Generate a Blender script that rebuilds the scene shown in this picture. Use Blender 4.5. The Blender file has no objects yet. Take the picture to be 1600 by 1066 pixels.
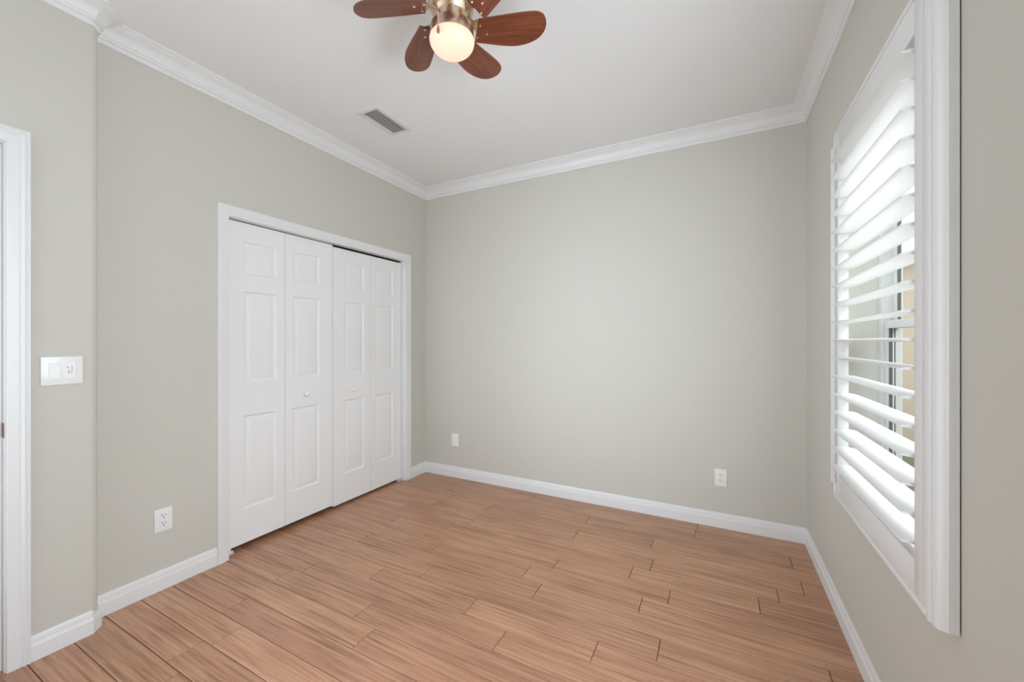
import bpy, bmesh, math, random
from mathutils import Vector, Matrix
random.seed(7)
S = bpy.context.scene
COL = S.collection
PI = math.pi

# ------------------------------------------------------------------ camera, sky, lights, exposure
H = 1.277
cam_d = bpy.data.cameras.new('camera')
cam_d.sensor_width = 36.0
cam_d.lens = 36.0 * 622.2 / 1600.0
cam_d.shift_y = 0.0002
cam_d.clip_start = 0.02
cam = bpy.data.objects.new('camera', cam_d)
COL.objects.link(cam)
cam.location = (0, 0, H)
cam.rotation_euler = (PI / 2, 0, math.radians(27.3))
S.camera = cam

S.view_settings.view_transform = 'Standard'
S.view_settings.look = 'None'
S.view_settings.gamma = 1.0
S.view_settings.use_curve_mapping = False
S.view_settings.exposure = 0.0
S.cycles.diffuse_bounces = 8
S.cycles.max_bounces = 16
S.cycles.transparent_max_bounces = 16
S.cycles.use_denoising = True

world = bpy.data.worlds.new('overcast_sky')
S.world = world
world.use_nodes = True
bg = world.node_tree.nodes['Background']
bg.inputs['Color'].default_value = (0.87, 0.94, 1.0, 1)
SKY = 1.75
bg.inputs['Strength'].default_value = SKY

def area(name, loc, rot, sx, sy, power, color, portal=False):
    d = bpy.data.lights.new(name, 'AREA')
    d.shape = 'RECTANGLE'; d.size = sx; d.size_y = sy
    d.energy = power; d.color = color
    if portal: d.cycles.is_portal = True
    o = bpy.data.objects.new(name, d); COL.objects.link(o)
    o.location = loc; o.rotation_euler = rot
    return o
FILL_COLOR = (0.795, 0.905, 1.0)
# added fill lamp by the solid right wall, unseen beside the camera
area('right_wall_fill', (0.485, 0.70, 1.35), (PI / 2, 0, PI / 2), 0.7, 1.4, 43.0, FILL_COLOR)
# added fill lamp in front of the made-up opening behind the camera
l = area('rear_fill', (-1.9, -0.60, 1.3), (PI / 2, 0, -math.radians(15)), 0.9, 1.9, 8.0, FILL_COLOR)
l.data.spread = math.radians(70)
# added fill lamp standing in the open doorway, out of view
l = area('doorway_fill', (-2.40, 0.0, 1.2), (PI / 2, 0, -PI / 2 + math.radians(40)), 0.5, 1.9, 7.5, FILL_COLOR)
l.data.spread = math.radians(80)
# the bright part of the overcast sky above the neighbouring roof, outside the shuttered window
sd = bpy.data.lights.new('bright_sky_sun', 'SUN')
sd.energy = 17.0; sd.angle = math.radians(50); sd.color = (0.90, 0.95, 1.0)
so = bpy.data.objects.new('bright_sky_sun', sd); COL.objects.link(so)
so.rotation_euler = Vector((-1.0, 0.10, -0.80)).to_track_quat('-Z', 'Y').to_euler()

# ------------------------------------------------------------------ helpers
def tag(o, label=None, cat=None, group=None, kind=None):
    if label: o['label'] = label
    if cat: o['category'] = cat
    if group: o['group'] = group
    if kind: o['kind'] = kind
    return o

def empty(name, loc=(0, 0, 0), rz=0.0):
    o = bpy.data.objects.new(name, None); COL.objects.link(o)
    o.location = loc; o.rotation_euler = (0, 0, rz); o.empty_display_size = 0.05
    return o

def obj(name, bm, mats, parent=None, smooth=False, angle=40):
    bmesh.ops.recalc_face_normals(bm, faces=bm.faces[:])
    me = bpy.data.meshes.new(name); bm.to_mesh(me); bm.free()
    for m in (mats if isinstance(mats, (list, tuple)) else [mats]): me.materials.append(m)
    if smooth:
        me.shade_smooth()
        me.set_sharp_from_angle(angle=math.radians(angle))
    o = bpy.data.objects.new(name, me); COL.objects.link(o)
    if parent: o.parent = parent
    return o

def box(bm, x0, x1, y0, y1, z0, z1, bevel=0.0, seg=2, mi=0):
    r = bmesh.ops.create_cube(bm, size=1.0)
    vs = r['verts']
    for v in vs:
        v.co = Vector(((x0 + x1) / 2 + v.co.x * (x1 - x0), (y0 + y1) / 2 + v.co.y * (y1 - y0), (z0 + z1) / 2 + v.co.z * (z1 - z0)))
    fs = {f for v in vs for f in v.link_faces}
    for f in fs: f.material_index = mi
    if bevel > 0:
        es = list({e for v in vs for e in v.link_edges})
        r = bmesh.ops.bevel(bm, geom=es, offset=bevel, segments=seg, profile=0.5, affect='EDGES')
        for f in r['faces']: f.material_index = mi
    return vs

def BM(): return bmesh.new()

def box_obj(name, b, mat, parent=None, bevel=0.0, seg=2):
    bm = BM(); box(bm, *b, bevel=bevel, seg=seg)
    return obj(name, bm, mat, parent, smooth=bevel > 0)

def sweep(bm, path, profile, mp, emit=None, caps=True):
    """path: 2D points; profile: (offset to the right of travel, height); mp(a, b, h) -> xyz."""
    n = len(path); rows = []
    nr = []
    for i in range(n - 1):
        d = (Vector(path[i + 1]) - Vector(path[i])).normalized()
        nr.append(Vector((d.y, -d.x)))
    for i in range(n):
        if i == 0: m = nr[0]
        elif i == n - 1: m = nr[-1]
        else:
            m = nr[i - 1] + nr[i]; m = m / max(1e-6, m.length_squared) * 2.0
        rows.append(m)
    segs = range(n - 1) if emit is None else emit
    ring = {}
    def get(i):
        if i not in ring:
            ring[i] = [bm.verts.new(mp(path[i][0] + rows[i].x * o, path[i][1] + rows[i].y * o, h)) for o, h in profile]
        return ring[i]
    used = []
    for i in segs:
        a, b = get(i), get(i + 1); used += [i, i + 1]
        for k in range(len(profile)):
            k2 = (k + 1) % len(profile)
            bm.faces.new((a[k], a[k2], b[k2], b[k]))
    if caps:
        bm.faces.new(get(min(used))); bm.faces.new(list(reversed(get(max(used)))))

def lathe(bm, prof, seg=32, center=(0, 0, 0), axis='z', mi=0):
    """prof: (radius, height) list; radius 0 ends close with a fan."""
    cx, cy, cz = center
    def P(r, h, a):
        c, s = r * math.cos(a), r * math.sin(a)
        if axis == 'z': return (cx + c, cy + s, cz + h)
        if axis == 'x': return (cx + h, cy + c, cz + s)
        return (cx + c, cy + h, cz + s)
    rings = []
    for r, h in prof:
        if r < 1e-6: rings.append([bm.verts.new(P(0, h, 0))])
        else: rings.append([bm.verts.new(P(r, h, 2 * PI * k / seg)) for k in range(seg)])
    for A, B in zip(rings, rings[1:]):
        for k in range(seg):
            k2 = (k + 1) % seg
            if len(A) == 1 and len(B) == 1: continue
            if len(A) == 1: f = bm.faces.new((A[0], B[k], B[k2]))
            elif len(B) == 1: f = bm.faces.new((A[k], A[k2], B[0]))
            else: f = bm.faces.new((A[k], A[k2], B[k2], B[k]))
            f.material_index = mi
    for R, rev in ((rings[0], True), (rings[-1], False)):
        if len(R) > 1:
            f = bm.faces.new(list(reversed(R)) if rev else R); f.material_index = mi

def prism(bm, poly, z0, z1):
    a = [bm.verts.new((x, y, z0)) for x, y in poly]
    b = [bm.verts.new((x, y, z1)) for x, y in poly]
    n = len(poly)
    for i in range(n):
        j = (i + 1) % n
        bm.faces.new((a[i], a[j], b[j], b[i]))
    bm.faces.new(list(reversed(a))); bm.faces.new(b)

# ------------------------------------------------------------------ materials
def mat(name, color, rough=0.5, metal=0.0, spec=0.5):
    m = bpy.data.materials.new(name); m.use_nodes = True
    b = m.node_tree.nodes['Principled BSDF']
    b.inputs['Base Color'].default_value = (*color, 1)
    b.inputs['Roughness'].default_value = rough
    b.inputs['Metallic'].default_value = metal
    b.inputs['Specular IOR Level'].default_value = spec
    return m

def add_bump(m, scale, strength, dist=0.002, detail=3.0, rough=0.6):
    nt = m.node_tree; N = nt.nodes; L = nt.links
    tc = N.new('ShaderNodeTexCoord'); nz = N.new('ShaderNodeTexNoise'); bp = N.new('ShaderNodeBump')
    nz.inputs['Scale'].default_value = scale; nz.inputs['Detail'].default_value = detail
    nz.inputs['Roughness'].default_value = rough
    bp.inputs['Strength'].default_value = strength; bp.inputs['Distance'].default_value = dist
    L.new(tc.outputs['Object'], nz.inputs['Vector']); L.new(nz.outputs['Fac'], bp.inputs['Height'])
    L.new(bp.outputs['Normal'], N['Principled BSDF'].inputs['Normal'])
    return nz

def vary(m, nz_scale, c1, c2):
    nt = m.node_tree; N = nt.nodes; L = nt.links
    tc = N.new('ShaderNodeTexCoord'); nz = N.new('ShaderNodeTexNoise'); mx = N.new('ShaderNodeMix')
    mx.data_type = 'RGBA'
    nz.inputs['Scale'].default_value = nz_scale; nz.inputs['Detail'].default_value = 4
    mx.inputs['A'].default_value = (*c1, 1); mx.inputs['B'].default_value = (*c2, 1)
    L.new(tc.outputs['Object'], nz.inputs['Vector']); L.new(nz.outputs['Fac'], mx.inputs['Factor'])
    L.new(mx.outputs['Result'], N['Principled BSDF'].inputs['Base Color'])

M_wall = mat('greige_wall_paint', (0.60, 0.582, 0.528), 0.62, spec=0.35)
add_bump(M_wall, 95, 0.22, 0.0015)
M_ceil = mat('flat_white_ceiling_paint', (0.82, 0.82, 0.82), 0.85, spec=0.2)
add_bump(M_ceil, 70, 0.12, 0.0015)
M_trim = mat('white_semigloss_trim', (0.78, 0.78, 0.78), 0.38)
M_door = mat('white_satin_door_paint', (0.85, 0.85, 0.855), 0.42)
add_bump(M_door, 160, 0.05, 0.0005)
M_louver = mat('white_shutter_enamel', (0.775, 0.775, 0.775), 0.32)
M_plate = mat('white_wall_plate_plastic', (0.84, 0.84, 0.83), 0.3)
M_slot = mat('dark_slot', (0.03, 0.03, 0.03), 0.7)
M_grey = mat('grey_recess', (0.30, 0.30, 0.30), 0.6)
M_jack = mat('pale_jack_plastic', (0.70, 0.70, 0.68), 0.5)
M_dark = mat('dark_gap', (0.03, 0.028, 0.026), 0.9)
M_floor_under = mat('floor_joint', (0.04, 0.02, 0.012), 0.8)
M_closet = mat('closet_interior_shade', (0.35, 0.33, 0.29), 0.8)  # darker than the wall paint: the closet's shade is in the colour
M_vent = mat('white_register_enamel', (0.72, 0.72, 0.715), 0.45)
M_duct = mat('dark_duct', (0.28, 0.28, 0.28), 0.8)
M_alu = mat('white_aluminium_window', (0.62, 0.62, 0.61), 0.4)
M_gasket = mat('dark_gasket', (0.10, 0.10, 0.10), 0.6)
M_nickel_glow = mat('brushed_nickel_glow', (0.66, 0.50, 0.36), 0.32, metal=1.0)  # warm glow of the fan light is put into the metal's base colour
M_brass = mat('worn_bronze_strike', (0.30, 0.19, 0.12), 0.4, metal=0.8)
M_screw = mat('polished_screw', (0.85, 0.72, 0.58), 0.2, metal=1.0)
M_fob = mat('brown_pull_fob', (0.22, 0.15, 0.09), 0.4)
M_stucco = mat('tan_stucco', (0.52, 0.43, 0.33), 0.9, spec=0.1)
vary(M_stucco, 30, (0.55, 0.43, 0.31), (0.72, 0.58, 0.44))
add_bump(M_stucco, 60, 0.6, 0.006)
M_soil = mat('grass_strip', (0.20, 0.22, 0.12), 0.95)
vary(M_soil, 18, (0.14, 0.17, 0.07), (0.27, 0.26, 0.17))
M_sill = mat('white_marble_sill', (0.75, 0.74, 0.72), 0.25)
vary(M_sill, 6, (0.70, 0.69, 0.67), (0.80, 0.79, 0.77))

M_glass = bpy.data.materials.new('window_glass'); M_glass.use_nodes = True
nt = M_glass.node_tree; N = nt.nodes
N.remove(N['Principled BSDF'])
g1 = N.new('ShaderNodeBsdfTransparent'); g2 = N.new('ShaderNodeBsdfGlossy'); mx = N.new('ShaderNodeMixShader'); 
g1.inputs['Color'].default_value = (0.93, 0.95, 0.94, 1); g2.inputs['Roughness'].default_value = 0.02
mx.inputs['Fac'].default_value = 0.05
nt.links.new(g1.outputs['BSDF'], mx.inputs[1]); nt.links.new(g2.outputs['BSDF'], mx.inputs[2])
nt.links.new(mx.outputs['Shader'], N['Material Output'].inputs['Surface'])

# lit opal glass shade of the ceiling fan: a lamp, so it emits
M_opal = mat('lit_opal_glass', (0.40, 0.36, 0.30), 0.3, spec=0.3)
b = M_opal.node_tree.nodes['Principled BSDF']
b.inputs['Emission Color'].default_value = (1.7, 0.52, 0.36, 1)
b.inputs['Emission Strength'].default_value = 1.0

def wood(name, cols, grain=(2.4, 75.0, 75.0), rough=0.34, coat=0.15, island=True, bump=0.12):
    m = bpy.data.materials.new(name); m.use_nodes = True
    nt = m.node_tree; N = nt.nodes; L = nt.links
    b = N['Principled BSDF']
    tc = N.new('ShaderNodeTexCoord')
    geo = N.new('ShaderNodeNewGeometry')
    mp = N.new('ShaderNodeMapping'); mp.inputs['Scale'].default_value = grain
    off = N.new('ShaderNodeVectorMath'); off.operation = 'ADD'
    sc = N.new('ShaderNodeVectorMath'); sc.operation = 'SCALE'; sc.inputs['Scale'].default_value = 37.0
    cmb = N.new('ShaderNodeCombineXYZ')
    if island:
        for k in 'XYZ': L.new(geo.outputs['Random Per Island'], cmb.inputs[k])
    L.new(cmb.outputs['Vector'], sc.inputs[0])
    L.new(tc.outputs['Object'], off.inputs[0]); L.new(sc.outputs['Vector'], off.inputs[1])
    L.new(off.outputs['Vector'], mp.inputs['Vector'])
    n1 = N.new('ShaderNodeTexNoise'); n1.inputs['Scale'].default_value = 1.0; n1.inputs['Detail'].default_value = 6; n1.inputs['Roughness'].default_value = 0.62
    n1.inputs['Distortion'].default_value = 0.4
    L.new(mp.outputs['Vector'], n1.inputs['Vector'])
    n2 = N.new('ShaderNodeTexNoise'); n2.inputs['Scale'].default_value = 3.2; n2.inputs['Detail'].default_value = 2
    L.new(off.outputs['Vector'], n2.inputs['Vector'])
    ramp = N.new('ShaderNodeValToRGB')
    ramp.color_ramp.elements[0].position = 0.32; ramp.color_ramp.elements[0].color = (*cols[0], 1)
    ramp.color_ramp.elements[1].position = 0.70; ramp.color_ramp.elements[1].color = (*cols[2], 1)
    e = ramp.color_ramp.elements.new(0.5); e.color = (*cols[1], 1)
    mix = N.new('ShaderNodeMath'); mix.operation = 'MULTIPLY_ADD'; mix.inputs[1].default_value = 0.82; 
    L.new(n1.outputs['Fac'], mix.inputs[0])
    m2 = N.new('ShaderNodeMath'); m2.operation = 'MULTIPLY'; m2.inputs[1].default_value = 0.18
    L.new(n2.outputs['Fac'], m2.inputs[0]); L.new(m2.outputs[0], mix.inputs[2])
    L.new(mix.outputs[0], ramp.inputs['Fac'])
    hsv = N.new('ShaderNodeHueSaturation')
    if island:
        mr = N.new('ShaderNodeMapRange'); mr.inputs['To Min'].default_value = 0.90; mr.inputs['To Max'].default_value = 1.08
        L.new(geo.outputs['Random Per Island'], mr.inputs['Value']); L.new(mr.outputs['Result'], hsv.inputs['Value'])
        wn = N.new('ShaderNodeTexWhiteNoise'); wn.noise_dimensions = '1D'
        L.new(geo.outputs['Random Per Island'], wn.inputs['W'])
        mr2 = N.new('ShaderNodeMapRange'); mr2.inputs['To Min'].default_value = 0.4965; mr2.inputs['To Max'].default_value = 0.5035
        L.new(wn.outputs['Value'], mr2.inputs['Value']); L.new(mr2.outputs['Result'], hsv.inputs['Hue'])
    L.new(ramp.outputs['Color'], hsv.inputs['Color'])
    L.new(hsv.outputs['Color'], b.inputs['Base Color'])
    b.inputs['Roughness'].default_value = rough
    b.inputs['Coat Weight'].default_value = coat; b.inputs['Coat Roughness'].default_value = 0.25
    bp = N.new('ShaderNodeBump'); bp.inputs['Strength'].default_value = bump; bp.inputs['Distance'].default_value = 0.002
    L.new(n1.outputs['Fac'], bp.inputs['Height']); L.new(bp.outputs['Normal'], b.inputs['Normal'])
    return m
M_floor = wood('brown_plank_floor', [(0.25, 0.118, 0.064), (0.475, 0.243, 0.140), (0.62, 0.350, 0.218)])
M_blade = wood('mahogany_blade', [(0.10, 0.027, 0.012), (0.17, 0.048, 0.021), (0.235, 0.072, 0.033)], grain=(5, 70, 70), rough=0.3, coat=0.2, island=False, bump=0.05)

# ------------------------------------------------------------------ the room shell
XL, XR, YB, YF, ZC = -2.543, 0.502, 3.082, -0.62, 2.755
XB = -2.433                        # face of the wall jog that holds the doorway
XD = -2.585                        # face of the closet doors

# floor: one mesh of planks running along x
rows = {2: [-1.946], 3: [-1.889], 4: [-2.072], 5: [-1.350], 6: [-1.493, -2.104], 7: [-.827, -2.044], 8: [-.451, -1.058, -1.667],
        9: [-.217, -1.434], 10: [-.821, -2.04, .383], 11: [-.942, -.332, -1.547], 12: [-.215, -.825, -2.042], 13: [.179, -.425, -1.639],
        14: [.269, -.334, -1.545, -2.155], 15: [.39, -.83, -1.99], 16: [-.366, -1.571], 17: [.378, -.823, -2.03], 18: [-.134, -1.36]}
bm = BM()
box(bm, -4.0, 0.62, -0.8, 3.2, -0.08, -0.006, mi=1)
for k in range(-11, 20):
    y0 = 0.52 + 0.1288 * k; y1 = y0 + 0.1288
    y1 = min(y1, 3.2)
    js = list(rows.get(k, [random.uniform(-2.4, -1.2)]))
    while min(js) > -3.4: js.append(min(js) - random.choice((0.61, 1.219)))
    while max(js) < 0.3 and k not in rows: js.append(max(js) + 1.219)
    xs = [-4.0] + sorted(js) + [0.62]
    for x0, x1 in zip(xs, xs[1:]):
        if x1 - x0 < 0.02: continue
        g = 0.0013
        r = bmesh.ops.create_cube(bm, size=1.0)
        for v in r['verts']:
            v.co = Vector(((x0 + x1) / 2 + v.co.x * (x1 - x0 - 2 * g), (y0 + y1) / 2 + v.co.y * (y1 - y0 - 2 * g), -0.006 + v.co.z * 0.012))
        top = [f for f in {f for v in r['verts'] for f in v.link_faces} if f.calc_center_median().z > -0.001]
        es = list({e for f in top for e in f.edges})
        bmesh.ops.bevel(bm, geom=es, offset=0.0012, segments=1, affect='EDGES')
floor = obj('floor', bm, [M_floor, M_floor_under])
tag(floor, 'brown hardwood plank floor running parallel to the back wall', 'floor', kind='structure')

ceil = box_obj('ceiling', (-4.0, 0.62, -0.8, 3.2, ZC, ZC + 0.1), M_ceil)
tag(ceil, 'flat white ceiling around the fan and the air register', 'ceiling', kind='structure')

# left wall with closet opening, and the jog holding the doorway
DY0, DY1, DZ = -0.36, 0.476, 2.055     # rough doorway
bm = BM()
box(bm, -2.66, XL, 0.60, 1.295, 0, ZC)
box(bm, -2.66, XL, 2.805, YB + 0.12, 0, ZC)
box(bm, -2.66, XL, 1.295, 2.805, 2.025, ZC)
r0 = 0.03; yj = 0.731
arc = [(XB - r0 + r0 * math.cos(t), yj - r0 + r0 * math.sin(t)) for t in [PI / 2 * i / 8 for i in range(9)]]
prism(bm, [(-2.56, DY1), (XB, DY1)] + arc + [(-2.56, yj)], 0, ZC)
box(bm, -2.56, XB, DY0, DY1, DZ, ZC)
box(bm, -2.56, XB, YF - 0.1, DY0, 0, ZC)
wl = obj('wall_left', bm, M_wall, smooth=True, angle=30)
tag(wl, 'greige left wall with a rounded jog between doorway and closet', 'wall', kind='structure')

wb = box_obj('wall_back', (XL, XR + 0.1, YB, YB + 0.12, 0, ZC), M_wall)
tag(wb, 'plain greige back wall between closet wall and window wall', 'wall', kind='structure')

WY0, WY1, WZ0, WZ1 = 1.36, 2.20, 0.66, 2.165      # window opening
bm = BM()
x0, x1 = XR, XR + 0.17
box(bm, x0, x1, YF - 0.1, WY0, 0, ZC); box(bm, x0, x1, WY1, YB + 0.12, 0, ZC)
box(bm, x0, x1, WY0, WY1, 0, WZ0); box(bm, x0, x1, WY0, WY1, WZ1, ZC)
wr = obj('wall_right', bm, M_wall)
tag(wr, 'greige right wall holding the shuttered window', 'wall', kind='structure')

bm = BM()   # wall behind the camera; its opening is made up to let light in
y0, y1 = YF - 0.1, YF
box(bm, -2.56, -2.35, y0, y1, 0, ZC); box(bm, -1.45, 0.6, y0, y1, 0, ZC)
box(bm, -2.35, -1.45, y0, y1, 0, 0.35); box(bm, -2.35, -1.45, y0, y1, 2.25, ZC)
wf = obj('wall_front', bm, M_wall)
tag(wf, 'greige wall behind the camera with a tall opening added for light', 'wall', kind='structure')

bm = BM()   # closet interior
box(bm, -3.30, -3.25, 1.15, 2.95, 0, 2.5); box(bm, -3.25, -2.66, 1.10, 1.15, 0, 2.5); box(bm, -3.25, -2.66, 2.95, 3.0, 0, 2.5)
box(bm, -3.25, -2.66, 1.15, 2.95, 2.45, 2.5)
wc = obj('wall_closet', bm, M_closet)
tag(wc, 'dim inside walls of the closet behind the bifold doors', 'wall', kind='structure')
bm = BM()   # hallway beyond the doorway
box(bm, -3.95, -3.85, -0.75, 1.1, 0, ZC); box(bm, -3.85, -2.66, 0.95, 1.05, 0, ZC); box(bm, -3.85, -2.56, -0.8, -0.7, 0, ZC)
wh = obj('wall_hall', bm, M_wall)
tag(wh, 'greige hallway walls beyond the open doorway', 'wall', kind='structure')

# crown moulding
path = [(XB, YF), (XB, yj - 0.030), (XB - 0.030, yj), (XL, yj), (XL, YB), (XR, YB), (XR, YF)]
zb = 2.655
crown = [(0.0, zb), (0.010, zb), (0.013, zb + 0.004), (0.013, zb + 0.012), (0.010, zb + 0.015), (0.012, zb + 0.019), (0.020, zb + 0.022),
         (0.022, zb + 0.028), (0.022, zb + 0.033), (0.026, zb + 0.036), (0.029, zb + 0.046), (0.036, zb + 0.058), (0.046, zb + 0.068),
         (0.058, zb + 0.075), (0.064, zb + 0.078), (0.064, zb + 0.082), (0.070, zb + 0.085), (0.074, zb + 0.089), (0.080, zb + 0.091), (0.080, ZC), (0.0, ZC)]
bm = BM(); sweep(bm, path, crown, lambda a, b, h: (a, b, h))
tag(obj('trim_1', bm, M_trim, smooth=True, angle=25), 'white stepped crown moulding along the top of the walls', 'moulding', kind='structure')

# baseboards
bz = 0.100
base = [(0.0, 0.0005), (0.014, 0.0005), (0.014, 0.062), (0.012, 0.066), (0.012, 0.070), (0.0095, 0.073), (0.0095, 0.079), (0.008, 0.088), (0.006, 0.095), (0.004, bz), (0.0, bz)]
mpx = lambda a, b, h: (a, b, h)
pathL1 = [(XB, 0.528), (XB, yj - 0.030), (XB - 0.030, yj), (XL, yj), (XL, 1.247)]
pathL2 = [(XL, 2.856), (XL, YB), (XR, YB)]
bm = BM(); sweep(bm, pathL1, base, mpx); sweep(bm, pathL2, base, mpx, emit=[0])
tag(obj('baseboard_left', bm, M_trim, smooth=True, angle=25), 'white baseboard along the left wall and round its jog', 'baseboard', kind='structure')
pathB = [(XL, 2.9), (XL, YB), (XR, YB), (XR, YF)]
bm = BM(); sweep(bm, pathB, base, mpx, emit=[1])
tag(obj('baseboard_back', bm, M_trim, smooth=True, angle=25), 'white baseboard along the back wall', 'baseboard', kind='structure')
bm = BM(); sweep(bm, pathB, base, mpx, emit=[2])
tag(obj('baseboard_right', bm, M_trim, smooth=True, angle=25), 'white baseboard along the window wall', 'baseboard', kind='structure')

# casings (path in the y-z plane; offset to the right of travel points away from the opening)
casing = [(0.0, 0.0), (0.0, 0.009), (0.002, 0.011), (0.030, 0.012), (0.033, 0.010), (0.036, 0.010), (0.039, 0.014), (0.044, 0.018),
          (0.048, 0.017), (0.050, 0.0145), (0.053, 0.0145), (0.055, 0.018), (0.058, 0.018), (0.060, 0.016), (0.060, 0.0)]
casing_c = [(0.0, 0.0), (0.0, 0.009), (0.003, 0.011), (0.012, 0.0125), (0.016, 0.012), (0.030, 0.015), (0.046, 0.018), (0.057, 0.018), (0.060, 0.016), (0.060, 0.0)]
t2 = empty('trim_2', (XL, 2.05, 0))
tag(t2, 'white casing around the closet opening', 'door casing', kind='structure')
bm = BM()
sweep(bm, [(2.794, 0.0005), (2.794, 2.012), (1.308, 2.012), (1.308, 0.0005)], casing_c, lambda a, b, h: (h, a - 2.05, b))
obj('casing', bm, M_trim, t2, smooth=True, angle=25)
bm = BM()
box(bm, -2.66 - XL, 0, 1.2955 - 2.05, 1.31 - 2.05, 0.0005, 2.010); box(bm, -2.66 - XL, 0, 2.79 - 2.05, 2.8045 - 2.05, 0.0005, 2.010)
box(bm, -2.66 - XL, 0, 1.2955 - 2.05, 2.8045 - 2.05, 2.010, 2.0245)
obj('jamb', bm, M_trim, t2)
bm = BM(); box(bm, -2.632 - XL, -2.594 - XL, 1.312 - 2.05, 2.788 - 2.05, 2.006, 2.0098)
obj('track', bm, M_dark, t2)

d1 = empty('door_1', (XB, 0.05, 0))
tag(d1, 'white cased doorway at the left edge of the room', 'doorway', kind='structure')
bm = BM()
sweep(bm, [(0.468 - 0.05, 0.0005), (0.468 - 0.05, 2.044), (-0.352 - 0.05, 2.044), (-0.352 - 0.05, 0.0005)], casing, lambda a, b, h: (h, a, b))
obj('casing', bm, M_trim, d1, smooth=True, angle=25)
bm = BM()
xa = -2.575 - XB
box(bm, xa, 0.0, 0.464 - 0.05, 0.4755 - 0.05, 0.0005, 2.040); box(bm, xa, 0.0, -0.3595 - 0.05, -0.348 - 0.05, 0.0005, 2.040)
box(bm, xa, 0.0, -0.3595 - 0.05, 0.4755 - 0.05, 2.040, 2.0545)
# stops
box(bm, -0.075, -0.026, 0.454 - 0.05, 0.464 - 0.05, 0.0005, 2.04, 0.002); box(bm, -0.075, -0.026, -0.348 - 0.05, -0.338 - 0.05, 0.0005, 2.04, 0.002)
box(bm, -0.075, -0.026, -0.338 - 0.05, 0.454 - 0.05, 2.03, 2.04, 0.002)
obj('jamb', bm, M_trim, d1)
bm = BM()
box(bm, -0.024, 0.001, 0.4625 - 0.05, 0.4645 - 0.05, 0.905, 0.962, 0.0008)
box(bm, -0.017, -0.008, 0.4620 - 0.05, 0.4635 - 0.05, 0.920, 0.947)
tag(obj('strike_plate', bm, M_brass, d1), 'bronze strike plate')

# ------------------------------------------------------------------ bifold closet doors
def leaf_mesh(y0, y1, z0, z1, pa, pb):
    """moulded three-panel leaf; front face at x = 0; pa, pb: y limits of the panels."""
    bm = BM()
    zp = [(0.245, 0.818), (1.022, 1.583), (1.691, 1.892)]
    zs = [z0] + [v for p in zp for v in p] + [z1]
    ys = [y0 + 0.0012, pa, pb, y1 - 0.0012]
    V = lambda x, y, z: bm.verts.new((x, y, z))
    for i in range(3):
        for j in range(len(zs) - 1):
            ya, yb, za, zb_ = ys[i], ys[i + 1], zs[j], zs[j + 1]
            if i == 1 and j % 2 == 1:
                rings = [(0.0, 0.0), (0.004, -0.0045), (0.008, -0.0075), (0.012, -0.008), (0.020, -0.0062), (0.030, -0.003), (0.034, -0.0018), (0.036, -0.0015)]
                prev = None
                for ins, dx in rings:
                    q = [V(dx, ya + ins, za + ins), V(dx, yb - ins, za + ins), V(dx, yb - ins, zb_ - ins), V(dx, ya + ins, zb_ - ins)]
                    if prev:
                        for k in range(4): bm.faces.new((prev[k], prev[(k + 1) % 4], q[(k + 1) % 4], q[k]))
                    prev = q
                bm.faces.new(prev)
            else:
                bm.faces.new((V(0, ya, za), V(0, yb, za), V(0, yb, zb_), V(0, ya, zb_)))
    t = -0.034
    a, b_ = ys[0], ys[-1]
    for q in (((t, a, z0), (t, b_, z0), (t, b_, z1), (t, a, z1)), ((0, a, z0), (t, a, z0), (t, a, z1), (0, a, z1)), ((0, b_, z0), (t, b_, z0), (t, b_, z1), (0, b_, z1)),
              ((0, a, z0), (0, b_, z0), (t, b_, z0), (t, a, z0)), ((0, a, z1), (0, b_, z1), (t, b_, z1), (t, a, z1))):
        bm.faces.new([V(*p) for p in q])
    bmesh.ops.remove_doubles(bm, verts=bm.verts[:], dist=0.0001)
    return bm

def knob_mesh(y, z):
    bm = BM()
    lathe(bm, [(0.007, -0.001), (0.0065, 0.010), (0.010, 0.014), (0.0155, 0.019), (0.0165, 0.024), (0.0145, 0.029), (0.009, 0.0325), (0.0, 0.0335)], 24, (0, y, z), 'x')
    return bm

def closet_door(name, label, leaves, z0, z1, ky, kz, pivot_y):
    t = empty(name, (XD, 0, 0))
    tag(t, label, 'closet door', 'bifold closet doors', 'structure')
    for y0, y1, pa, pb in leaves: obj('leaf', leaf_mesh(y0, y1, z0, z1, pa, pb), M_door, t, smooth=True, angle=20)
    obj('knob', knob_mesh(ky, kz), M_door, t, smooth=True, angle=60)
    bm = BM()
    box(bm, -0.028, 0.002, pivot_y - 0.018, pivot_y + 0.018, 0.0005, 0.003); box(bm, -0.026, 0.000, pivot_y - 0.015, pivot_y + 0.015, 0.010, 0.016, 0.001)
    box(bm, -0.022, -0.012, pivot_y - 0.005, pivot_y + 0.005, 0.003, z0 + 0.004)
    tag(obj('pivot_bracket', bm, M_plate, t), 'small white floor pivot bracket')
    return t
closet_door('door_2', 'left bifold closet door beside the wall outlet', [(1.312, 1.680, 1.419, 1.620), (1.680, 2.053, 1.736, 1.940)], 0.036, 2.004, 1.826, 0.905, 1.345)
closet_door('door_3', 'right bifold closet door nearest the back corner', [(2.055, 2.420, 2.157, 2.352), (2.420, 2.786, 2.470, 2.680)], 0.022, 1.992, 2.232, 0.893, 2.760)

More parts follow.
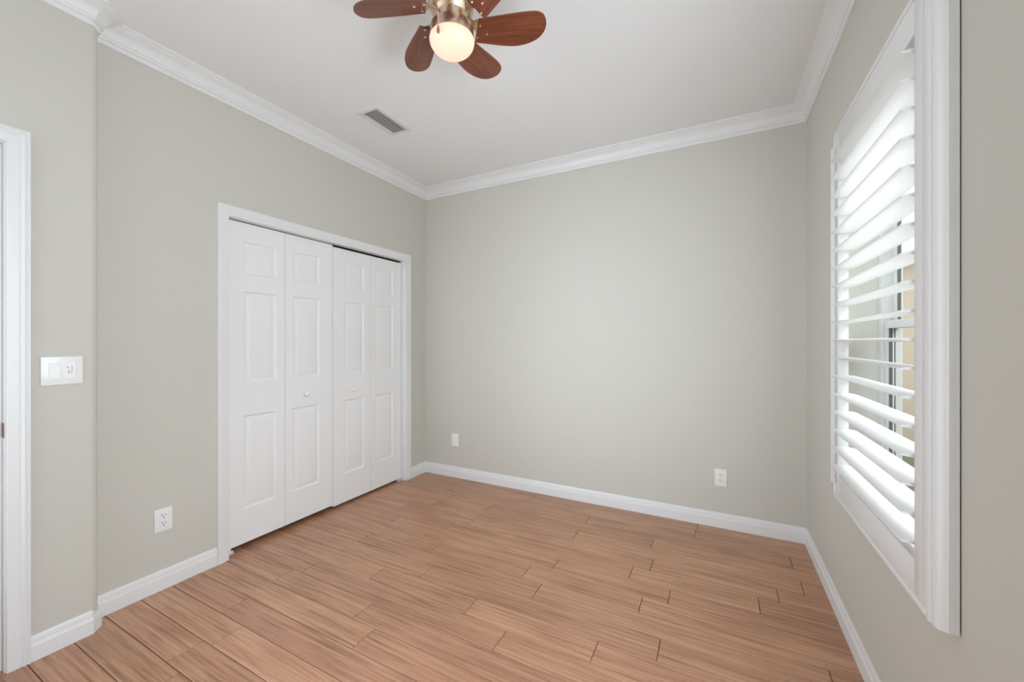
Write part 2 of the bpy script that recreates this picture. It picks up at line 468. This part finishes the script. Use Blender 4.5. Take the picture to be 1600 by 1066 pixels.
# ------------------------------------------------------------------ wall plates
def outlet(name, label, loc, rz, w=0.075, h=0.117, kind='duplex'):
    """built facing +x at the origin's wall plane, then turned by rz"""
    t = empty(name, loc, rz)
    tag(t, label, 'wall outlet')
    bm = BM()
    box(bm, 0.0, 0.006, -w / 2, w / 2, -h / 2, h / 2, 0.0022, 3)
    obj('plate', bm, M_plate, t, smooth=True, angle=35)
    if kind == 'duplex':
        for zc in (0.0195, -0.0195):
            bm = BM()
            n = 28
            pts = []
            for k in range(n):
                a = 2 * PI * k / n
                pts.append((max(-0.0168, min(0.0168, 0.0178 * math.cos(a))), zc + max(-0.0140, min(0.0140, 0.0178 * math.sin(a)))))
            A = [bm.verts.new((0.004, y, z)) for y, z in pts]; B = [bm.verts.new((0.0078, y, z)) for y, z in pts]
            for k in range(n): bm.faces.new((A[k], A[(k + 1) % n], B[(k + 1) % n], B[k]))
            bm.faces.new(B); bm.faces.new(list(reversed(A)))
            rc = obj('receptacle', bm, M_plate, t)
            bm = BM()
            box(bm, 0.0070, 0.0082, -0.0078, -0.0050, zc + 0.0005, zc + 0.0095); box(bm, 0.0070, 0.0082, 0.0052, 0.0076, zc + 0.0015, zc + 0.0090)
            lathe(bm, [(0.0028, 0.0070), (0.0028, 0.0082)], 14, (0, 0, zc - 0.0075), 'x')
            obj('slots', bm, M_slot, rc)
        bm = BM(); lathe(bm, [(0.0032, 0.0055), (0.0032, 0.0070), (0.002, 0.0074), (0.0, 0.0075)], 14, (0, 0, 0), 'x')
        obj('screw', bm, M_plate, t)
    else:
        bm = BM(); box(bm, 0.0045, 0.0076, -0.0168, 0.0168, -0.0335, 0.0335, 0.001)
        ins = obj('insert', bm, M_plate, t, smooth=True, angle=35)
        for zc in (0.014, -0.014):
            bm = BM(); box(bm, 0.0070, 0.0080, -0.0055, 0.0055, zc - 0.006, zc + 0.006)
            obj('jack', bm, M_jack, ins)
    return t
outlet('wall_outlet', 'white wall outlet low on the left wall beside the closet', (XL, 1.0005, 0.3565), 0)
outlet('wall_outlet', 'white wall outlet on the back wall toward the window', (0.020, YB, 0.341), -PI / 2)
tag(outlet('wall_jack', 'narrow white wall plate on the back wall nearest the closet', (-2.192, YB, 0.350), -PI / 2, w=0.076, kind='jack'), cat='wall plate')

sw = empty('light_switch', (XB, 0.6155, 1.1545))
tag(sw, 'white double switch plate on the jog beside the doorway', 'light switch')
bm = BM(); box(bm, 0, 0.006, -0.0605, 0.0605, -0.0585, 0.0585, 0.0022, 3)
obj('plate', bm, M_plate, sw, smooth=True, angle=35)
bm = BM(); box(bm, 0.0045, 0.0075, -0.0395, -0.0065, -0.0335, 0.0335, 0.0008)
fr_ = obj('rocker_frame', bm, M_plate, sw)
bm = BM()
ya, yb = -0.0365, -0.0095
q = [bm.verts.new(p) for p in ((0.006, ya, 0.031), (0.006, yb, 0.031), (0.0078, yb, 0.031), (0.0078, ya, 0.031), (0.0085, ya, 0), (0.0085, yb, 0), (0.0115, ya, -0.031), (0.0115, yb, -0.031), (0.006, ya, -0.031), (0.006, yb, -0.031))]
for f in ((0, 1, 2, 3), (3, 2, 5, 4), (4, 5, 7, 6), (6, 7, 9, 8), (8, 9, 1, 0), (0, 3, 4, 6, 8), (1, 9, 7, 5, 2)): bm.faces.new([q[i] for i in f])
obj('rocker', bm, M_plate, fr_)
bm = BM(); box(bm, 0.0045, 0.0078, 0.0065, 0.0395, -0.0335, 0.0335, 0.0008)
dc = obj('slide_control', bm, M_plate, sw)
bm = BM()
box(bm, 0.0072, 0.0083, 0.0160, 0.0182, -0.010, 0.014); box(bm, 0.0072, 0.0083, 0.0265, 0.0287, -0.004, 0.018)
box(bm, 0.0072, 0.0083, 0.0115, 0.0150, 0.012, 0.0155); box(bm, 0.0072, 0.0083, 0.0182, 0.0265, -0.0115, -0.0090)
obj('slide_slots', bm, M_grey, dc)
bm = BM(); box(bm, 0.0070, 0.0125, 0.0150, 0.0192, 0.001, 0.008, 0.0008); box(bm, 0.0070, 0.0125, 0.0255, 0.0297, 0.004, 0.011, 0.0008)
obj('slider_tab', bm, M_plate, dc)

# ------------------------------------------------------------------ ceiling register
vr = empty('air_register', (-1.981, 1.9855, ZC))
tag(vr, 'white louvered air register in the ceiling', 'air vent')
bm = BM()
w2, l2, iw, il = 0.098, 0.163, 0.060, 0.138
V = lambda x, y, z: bm.verts.new((x, y, z))
prevr = None
for (a, b_, z) in ((w2, l2, 0.0), (w2, l2, -0.004), (w2 - 0.004, l2 - 0.004, -0.007), (iw + 0.006, il + 0.006, -0.010), (iw, il, -0.009), (iw, il, -0.001)):
    q = [V(-a, -b_, z), V(a, -b_, z), V(a, b_, z), V(-a, b_, z)]
    if prevr:
        for k in range(4): bm.faces.new((prevr[k], prevr[(k + 1) % 4], q[(k + 1) % 4], q[k]))
    prevr = q
obj('frame', bm, M_vent, vr)
box_obj('duct_opening', (-iw, iw, -il, il, -0.002, -0.0006), M_duct, vr)
for i in range(5):
    xc = -iw + 0.014 + i * 0.0230
    bm = BM()
    ang = math.radians(24)
    box(bm, -0.0085, 0.0085, -il + 0.024, il - 0.001, -0.0006, 0.0006)
    bmesh.ops.rotate(bm, verts=bm.verts[:], cent=(0, 0, 0), matrix=Matrix.Rotation(ang, 3, 'Y'))
    bmesh.ops.translate(bm, verts=bm.verts[:], vec=(xc, 0, -0.0068))
    obj('slat', bm, M_vent, vr)
for i in range(2):
    bm = BM()
    box(bm, -iw + 0.001, iw - 0.001, -0.0065, 0.0065, -0.0006, 0.0006)
    bmesh.ops.rotate(bm, verts=bm.verts[:], cent=(0, 0, 0), matrix=Matrix.Rotation(math.radians(35), 3, 'X'))
    bmesh.ops.translate(bm, verts=bm.verts[:], vec=(0, -il + 0.008 + 0.011 * i, -0.0062))
    obj('end_slat', bm, M_vent, vr)

# ------------------------------------------------------------------ ceiling fan
FX, FY, ZBL = -0.918, 1.270, 2.549
fan = empty('ceiling_fan', (FX, FY, ZC))
tag(fan, 'six-blade mahogany ceiling fan with a lit round glass light', 'ceiling fan')
zz = lambda z: z - ZC
bm = BM()
lathe(bm, [(0.0, zz(2.7545)), (0.095, zz(2.7545)), (0.098, zz(2.745)), (0.098, zz(2.700)), (0.088, zz(2.690)), (0.086, zz(2.685))], 48)
obj('canopy', bm, M_nickel_glow, fan, smooth=True)
bm = BM()
lathe(bm, [(0.060, zz(2.690)), (0.096, zz(2.685)), (0.100, zz(2.675)), (0.100, zz(2.625)), (0.092, zz(2.605)), (0.086, zz(2.590)), (0.084, zz(2.565)), (0.078, zz(2.556)), (0.060, zz(2.540)), (0.052, zz(2.494)), (0.0, zz(2.494))], 48)
mh = obj('motor_housing', bm, M_nickel_glow, fan, smooth=True, angle=35)
bm = BM()
lathe(bm, [(0.0, zz(2.497)), (0.079, zz(2.497)), (0.082, zz(2.495)), (0.0835, zz(2.491)), (0.0835, zz(2.457)), (0.0825, zz(2.454)), (0.080, zz(2.4545)), (0.080, zz(2.475)), (0.0, zz(2.475))], 48)
obj('light_fitter', bm, M_nickel_glow, fan, smooth=True, angle=35)
bm = BM()
pr = [(0.0785, zz(2.470)), (0.0800, zz(2.456)), (0.0850, zz(2.452))]
for i in range(0, 13):
    a = PI / 2 * i / 12
    pr.append((0.0865 * math.cos(a), zz(2.446 - 0.057 * math.sin(a))))
pr[-1] = (0.0, pr[-1][1])
lathe(bm, pr, 48)
tag(obj('glass_shade', bm, M_opal, fan, smooth=True, angle=70), 'glowing opal glass shade')

# blade outline (along the straight edge, across); the straight edge is nearly radial and the other edge bulges
OUT = [(0.100, 0.020), (0.150, 0.014), (0.208, 0.008), (0.260, 0.003), (0.305, 0.000), (0.335, 0.002), (0.356, 0.013), (0.366, 0.034), (0.366, 0.056), (0.355, 0.080),
       (0.332, 0.102), (0.292, 0.119), (0.242, 0.127), (0.190, 0.124), (0.134, 0.116), (0.074, 0.107)]
PITCH = math.atan(0.285)
def blade_mesh():
    k = 1 / math.cos(PITCH)
    P = [Vector((x, y * k)) for x, y in OUT]
    poly = [P[0]]
    for i in range(len(P) - 1):
        p0 = P[max(0, i - 1)]; p1 = P[i]; p2 = P[i + 1]; p3 = P[min(len(P) - 1, i + 2)]
        for t in (0.25, 0.5, 0.75, 1.0):
            poly.append(0.5 * ((2 * p1) + (p2 - p0) * t + (2 * p0 - 5 * p1 + 4 * p2 - p3) * t * t + (3 * p1 - p0 - 3 * p2 + p3) * t ** 3))
    bm = BM()
    prism(bm, [(p.x, p.y) for p in poly], -0.0025, 0.0025)
    return bm
def iron_mesh():
    bm = BM()
    # curved arm from the hub, widening to a flange on top of the blade root
    pts = [(0.050, 0.026, 0.016, 0.002), (0.070, 0.040, 0.014, 0.010), (0.082, 0.055, 0.022, 0.008), (0.092, 0.063, 0.038, 0.0035), (0.112, 0.066, 0.036, 0.0026), (0.132, 0.072, 0.016, 0.0026), (0.142, 0.074, 0.006, 0.0026)]
    rr = []
    for x, y, w, z in pts: rr.append([bm.verts.new((x, y + w, z)), bm.verts.new((x, y - w, z)), bm.verts.new((x, y - w, z + 0.003)), bm.verts.new((x, y + w, z + 0.003))])
    for A, B in zip(rr, rr[1:]):
        for k in range(4): bm.faces.new((A[k], A[(k + 1) % 4], B[(k + 1) % 4], B[k]))
    bm.faces.new(rr[0]); bm.faces.new(list(reversed(rr[-1])))
    return bm
def screw_mesh(x, y):
    bm = BM(); lathe(bm, [(0.0045, 0.0), (0.0045, -0.0035), (0.0035, -0.0050), (0.0, -0.0056)], 12, (x, y, 0)); return bm
blade0 = obj('blade', blade_mesh(), M_blade, fan, smooth=True, angle=30)
iron0 = obj('blade_iron', iron_mesh(), M_nickel_glow, blade0)
scr = [obj('screw', screw_mesh(x, y), M_screw, blade0) for x, y in ((0.105, 0.044), (0.088, 0.089), (0.128, 0.077))]
for s in scr: s.location = (0, 0, -0.0022)
kids = [iron0] + scr
for i in range(6):
    a = math.radians(24.4 + 60 * i)
    if i == 0: bl = blade0
    else:
        bl = blade0.copy(); COL.objects.link(bl); bl.parent = fan
        for kd in kids:
            c = kd.copy(); COL.objects.link(c); c.parent = bl
    bl.location = (0, 0, zz(ZBL))
    bl.rotation_euler = (Matrix.Rotation(a, 3, 'Z') @ Matrix.Rotation(-PITCH, 3, 'X')).to_euler()

def chain(name, ang, r, z_top, z_bot):
    cx, cy = r * math.cos(ang), r * math.sin(ang)
    bm = BM()
    n = int((z_top - z_bot) / 0.005)
    for k in range(n):
        z = z_top - 0.005 * k
        bmesh.ops.create_icosphere(bm, subdivisions=1, radius=0.0021, matrix=Matrix.Translation((cx, cy, zz(z))))
    c = obj(name, bm, M_screw, fan, smooth=True, angle=80)
    bm = BM()
    lathe(bm, [(0.0012, 0.0), (0.0024, -0.005), (0.0056, -0.018), (0.0064, -0.025), (0.0044, -0.031), (0.0, -0.033)], 16, (cx, cy, zz(z_bot)))
    obj('fob', bm, M_fob, c, smooth=True, angle=60)
chain('pull_chain', math.radians(-87), 0.0925, 2.488, 2.443)

# ------------------------------------------------------------------ window and shutter
w1 = empty('window_1', (XR, 1.78, WZ0))
tag(w1, 'white single-hung window behind the plantation shutter', 'window', kind='structure')
oy, oz = 1.78, WZ0
def wbox(bm, x0, x1, y0, y1, z0, z1, bevel=0.0, mi=0): box(bm, x0 - XR, x1 - XR, y0 - oy, y1 - oy, z0 - oz, z1 - oz, bevel, mi=mi)
bm = BM(); e = 0.0005
wbox(bm, 0.603, 0.668, WY0 + e, WY0 + 0.035, WZ0 + e, WZ1 - e, 0.002); wbox(bm, 0.603, 0.668, WY1 - 0.035, WY1 - e, WZ0 + e, WZ1 - e, 0.002)
wbox(bm, 0.603, 0.668, WY0 + 0.035, WY1 - 0.035, WZ0 + e, WZ0 + 0.04, 0.002); wbox(bm, 0.603, 0.668, WY0 + 0.035, WY1 - 0.035, WZ1 - 0.04, WZ1 - e, 0.002)
wbox(bm, 0.640, 0.646, WY1 - 0.037, WY1 - 0.034, WZ0 + 0.04, WZ1 - 0.04, 0, 1)
obj('frame', bm, [M_alu, M_gasket], w1)
def sash(x0, x1, z0, z1, rail):
    bm = BM(); a, b_ = WY0 + 0.0355, WY1 - 0.0355
    wbox(bm, x0, x1, a, a + 0.028, z0, z1, 0.002); wbox(bm, x0, x1, b_ - 0.028, b_, z0, z1, 0.002)
    wbox(bm, x0, x1, a + 0.028, b_ - 0.028, z0, z0 + rail, 0.002); wbox(bm, x0, x1, a + 0.028, b_ - 0.028, z1 - rail, z1, 0.002)
    wbox(bm, (x0 + x1) / 2 - 0.005, (x0 + x1) / 2 + 0.005, b_ - 0.031, b_ - 0.027, z0 + rail, z1 - rail, 0, 1)
    s = obj('sash', bm, [M_alu, M_gasket], w1)
    bm = BM(); wbox(bm, (x0 + x1) / 2 - 0.002, (x0 + x1) / 2 + 0.002, a + 0.026, b_ - 0.026, z0 + rail - 0.002, z1 - rail + 0.002)
    obj('pane', bm, M_glass, s)
sash(0.612, 0.634, WZ0 + 0.0405, 1.360, 0.030)
sash(0.638, 0.660, 1.330, WZ1 - 0.0405, 0.030)
bm = BM(); wbox(bm, XR + 0.002, 0.602, WY0 + 0.001, WY1 - 0.001, WZ0 + 0.0005, WZ0 + 0.014, 0.003)
obj('sill', bm, M_sill, w1, smooth=True)

SY0, SY1, SZ0, SZ1 = 1.295, 2.262, 0.593, 2.194     # outside of the shutter frame
sh = empty('plantation_shutter', (XR, (SY0 + SY1) / 2, SZ0))
tag(sh, 'white plantation shutter with open horizontal louvers over the window', 'window shutter')
sy, sz = (SY0 + SY1) / 2, SZ0
def sbox(bm, x0, x1, y0, y1, z0, z1, bevel=0.0, seg=2): box(bm, x0 - XR, x1 - XR, y0 - sy, y1 - sy, z0 - sz, z1 - sz, bevel, seg)
# moulded side frame: plan profile (x, distance from the outer edge)
fp = [(0.5015, 0.012), (0.4985, 0.012), (0.4985, 0.0), (0.480, 0.0), (0.4785, 0.0015), (0.4660, 0.0060), (0.4640, 0.0090), (0.4605, 0.022), (0.4605, 0.0255), (0.4640, 0.0270), (0.4640, 0.0300), (0.4590, 0.0330),
      (0.4570, 0.0400), (0.4570, 0.0480), (0.4610, 0.0500), (0.4610, 0.0680), (0.5015, 0.0680)]
for name_y, sgn in ((SY0, 1), (SY1, -1)):
    bm = BM()
    poly = [(x - XR, name_y + sgn * d - sy) for x, d in fp]
    if sgn < 0: poly.reverse()
    prism(bm, poly, 0.0, SZ1 - SZ0)
    obj('side_frame', bm, M_louver, sh, smooth=True, angle=25)
for name, za, zb2 in (('bottom_frame', SZ0 + 0.002, SZ0 + 0.020), ('top_frame', SZ1 - 0.020, SZ1 - 0.002)):
    bm = BM(); sbox(bm, 0.4555, 0.5015, SY0 + 0.050, SY1 - 0.050, za, zb2, 0.004, 3)
    obj(name, bm, M_louver, sh, smooth=True)
PY0, PY1 = SY0 + 0.0685, SY1 - 0.0685              # panel
ST = 0.047
LY0, LY1 = PY0 + ST, PY1 - ST
LZ0, LZ1 = 0.706, 2.082
for ya, yb in ((PY0, LY0), (LY1, PY1)):
    bm = BM(); sbox(bm, 0.4575, 0.4925, ya, yb, SZ0 + 0.0205, SZ1 - 0.0205, 0.002)
    obj('stile', bm, M_louver, sh, smooth=True)
for name, za, zb2 in (('bottom_rail', SZ0 + 0.0205, LZ0), ('top_rail', LZ1, SZ1 - 0.0205)):
    bm = BM(); sbox(bm, 0.4580, 0.4920, LY0 + 0.0002, LY1 - 0.0002, za, zb2, 0.002)
    obj(name, bm, M_louver, sh, smooth=True)
bm = BM(); sbox(bm, 0.440, 0.4572, PY1 - 0.012, PY1 - 0.002, 0.663, 2.118, 0.003)  # narrow raised strip along the far stile
obj('edge_strip', bm, M_louver, sh, smooth=True)
# louvers
NL = 18
LW, LT = 0.089, 0.0115
TILT = math.radians(0)
def louver_mesh():
    bm = BM(); n = 28
    L2 = (LY1 - LY0) / 2 - 0.0012
    A = []; B = []
    for k in range(n):
        a = 2 * PI * k / n
        c, s = math.cos(a), math.sin(a)
        x = LW / 2 * c
        z = LT / 2 * s * (0.55 + 0.45 * abs(s))
        A.append(bm.verts.new((x, -L2, z))); B.append(bm.verts.new((x, L2, z)))
    for k in range(n): bm.faces.new((A[k], A[(k + 1) % n], B[(k + 1) % n], B[k]))
    bm.faces.new(A); bm.faces.new(list(reversed(B)))
    return bm
lz0, lz1 = 0.748, 2.043
l0 = obj('louver', louver_mesh(), M_louver, sh, smooth=True, angle=50)
for i in range(NL):
    l = l0 if i == 0 else l0.copy()
    if i: COL.objects.link(l); l.parent = sh
    l.location = (0.4745 - XR, (LY0 + LY1) / 2 - sy, lz0 + (lz1 - lz0) * i / (NL - 1) - sz)
    l.rotation_euler = (0, TILT, 0)

# ------------------------------------------------------------------ outside
wo = empty('wall_outside', (2.7, 3.0, 0))
tag(wo, 'tan stucco house wall seen through the window louvers', 'outside wall', kind='structure')
bm = BM(); box(bm, 0.0, 0.2, -7.0, 9.0, -0.3, 2.45)
obj('stucco_wall', bm, M_stucco, wo)
bm = BM(); box(bm, -0.20, 0.3, -7.0, 9.0, 2.45, 2.60, 0.01)
obj('eave', bm, M_trim, wo)
gr = box_obj('ground', (0.67, 2.7, -5.0, 12.0, -0.4, -0.3), M_soil)
tag(gr, 'ground strip between the two houses', 'ground', kind='structure')
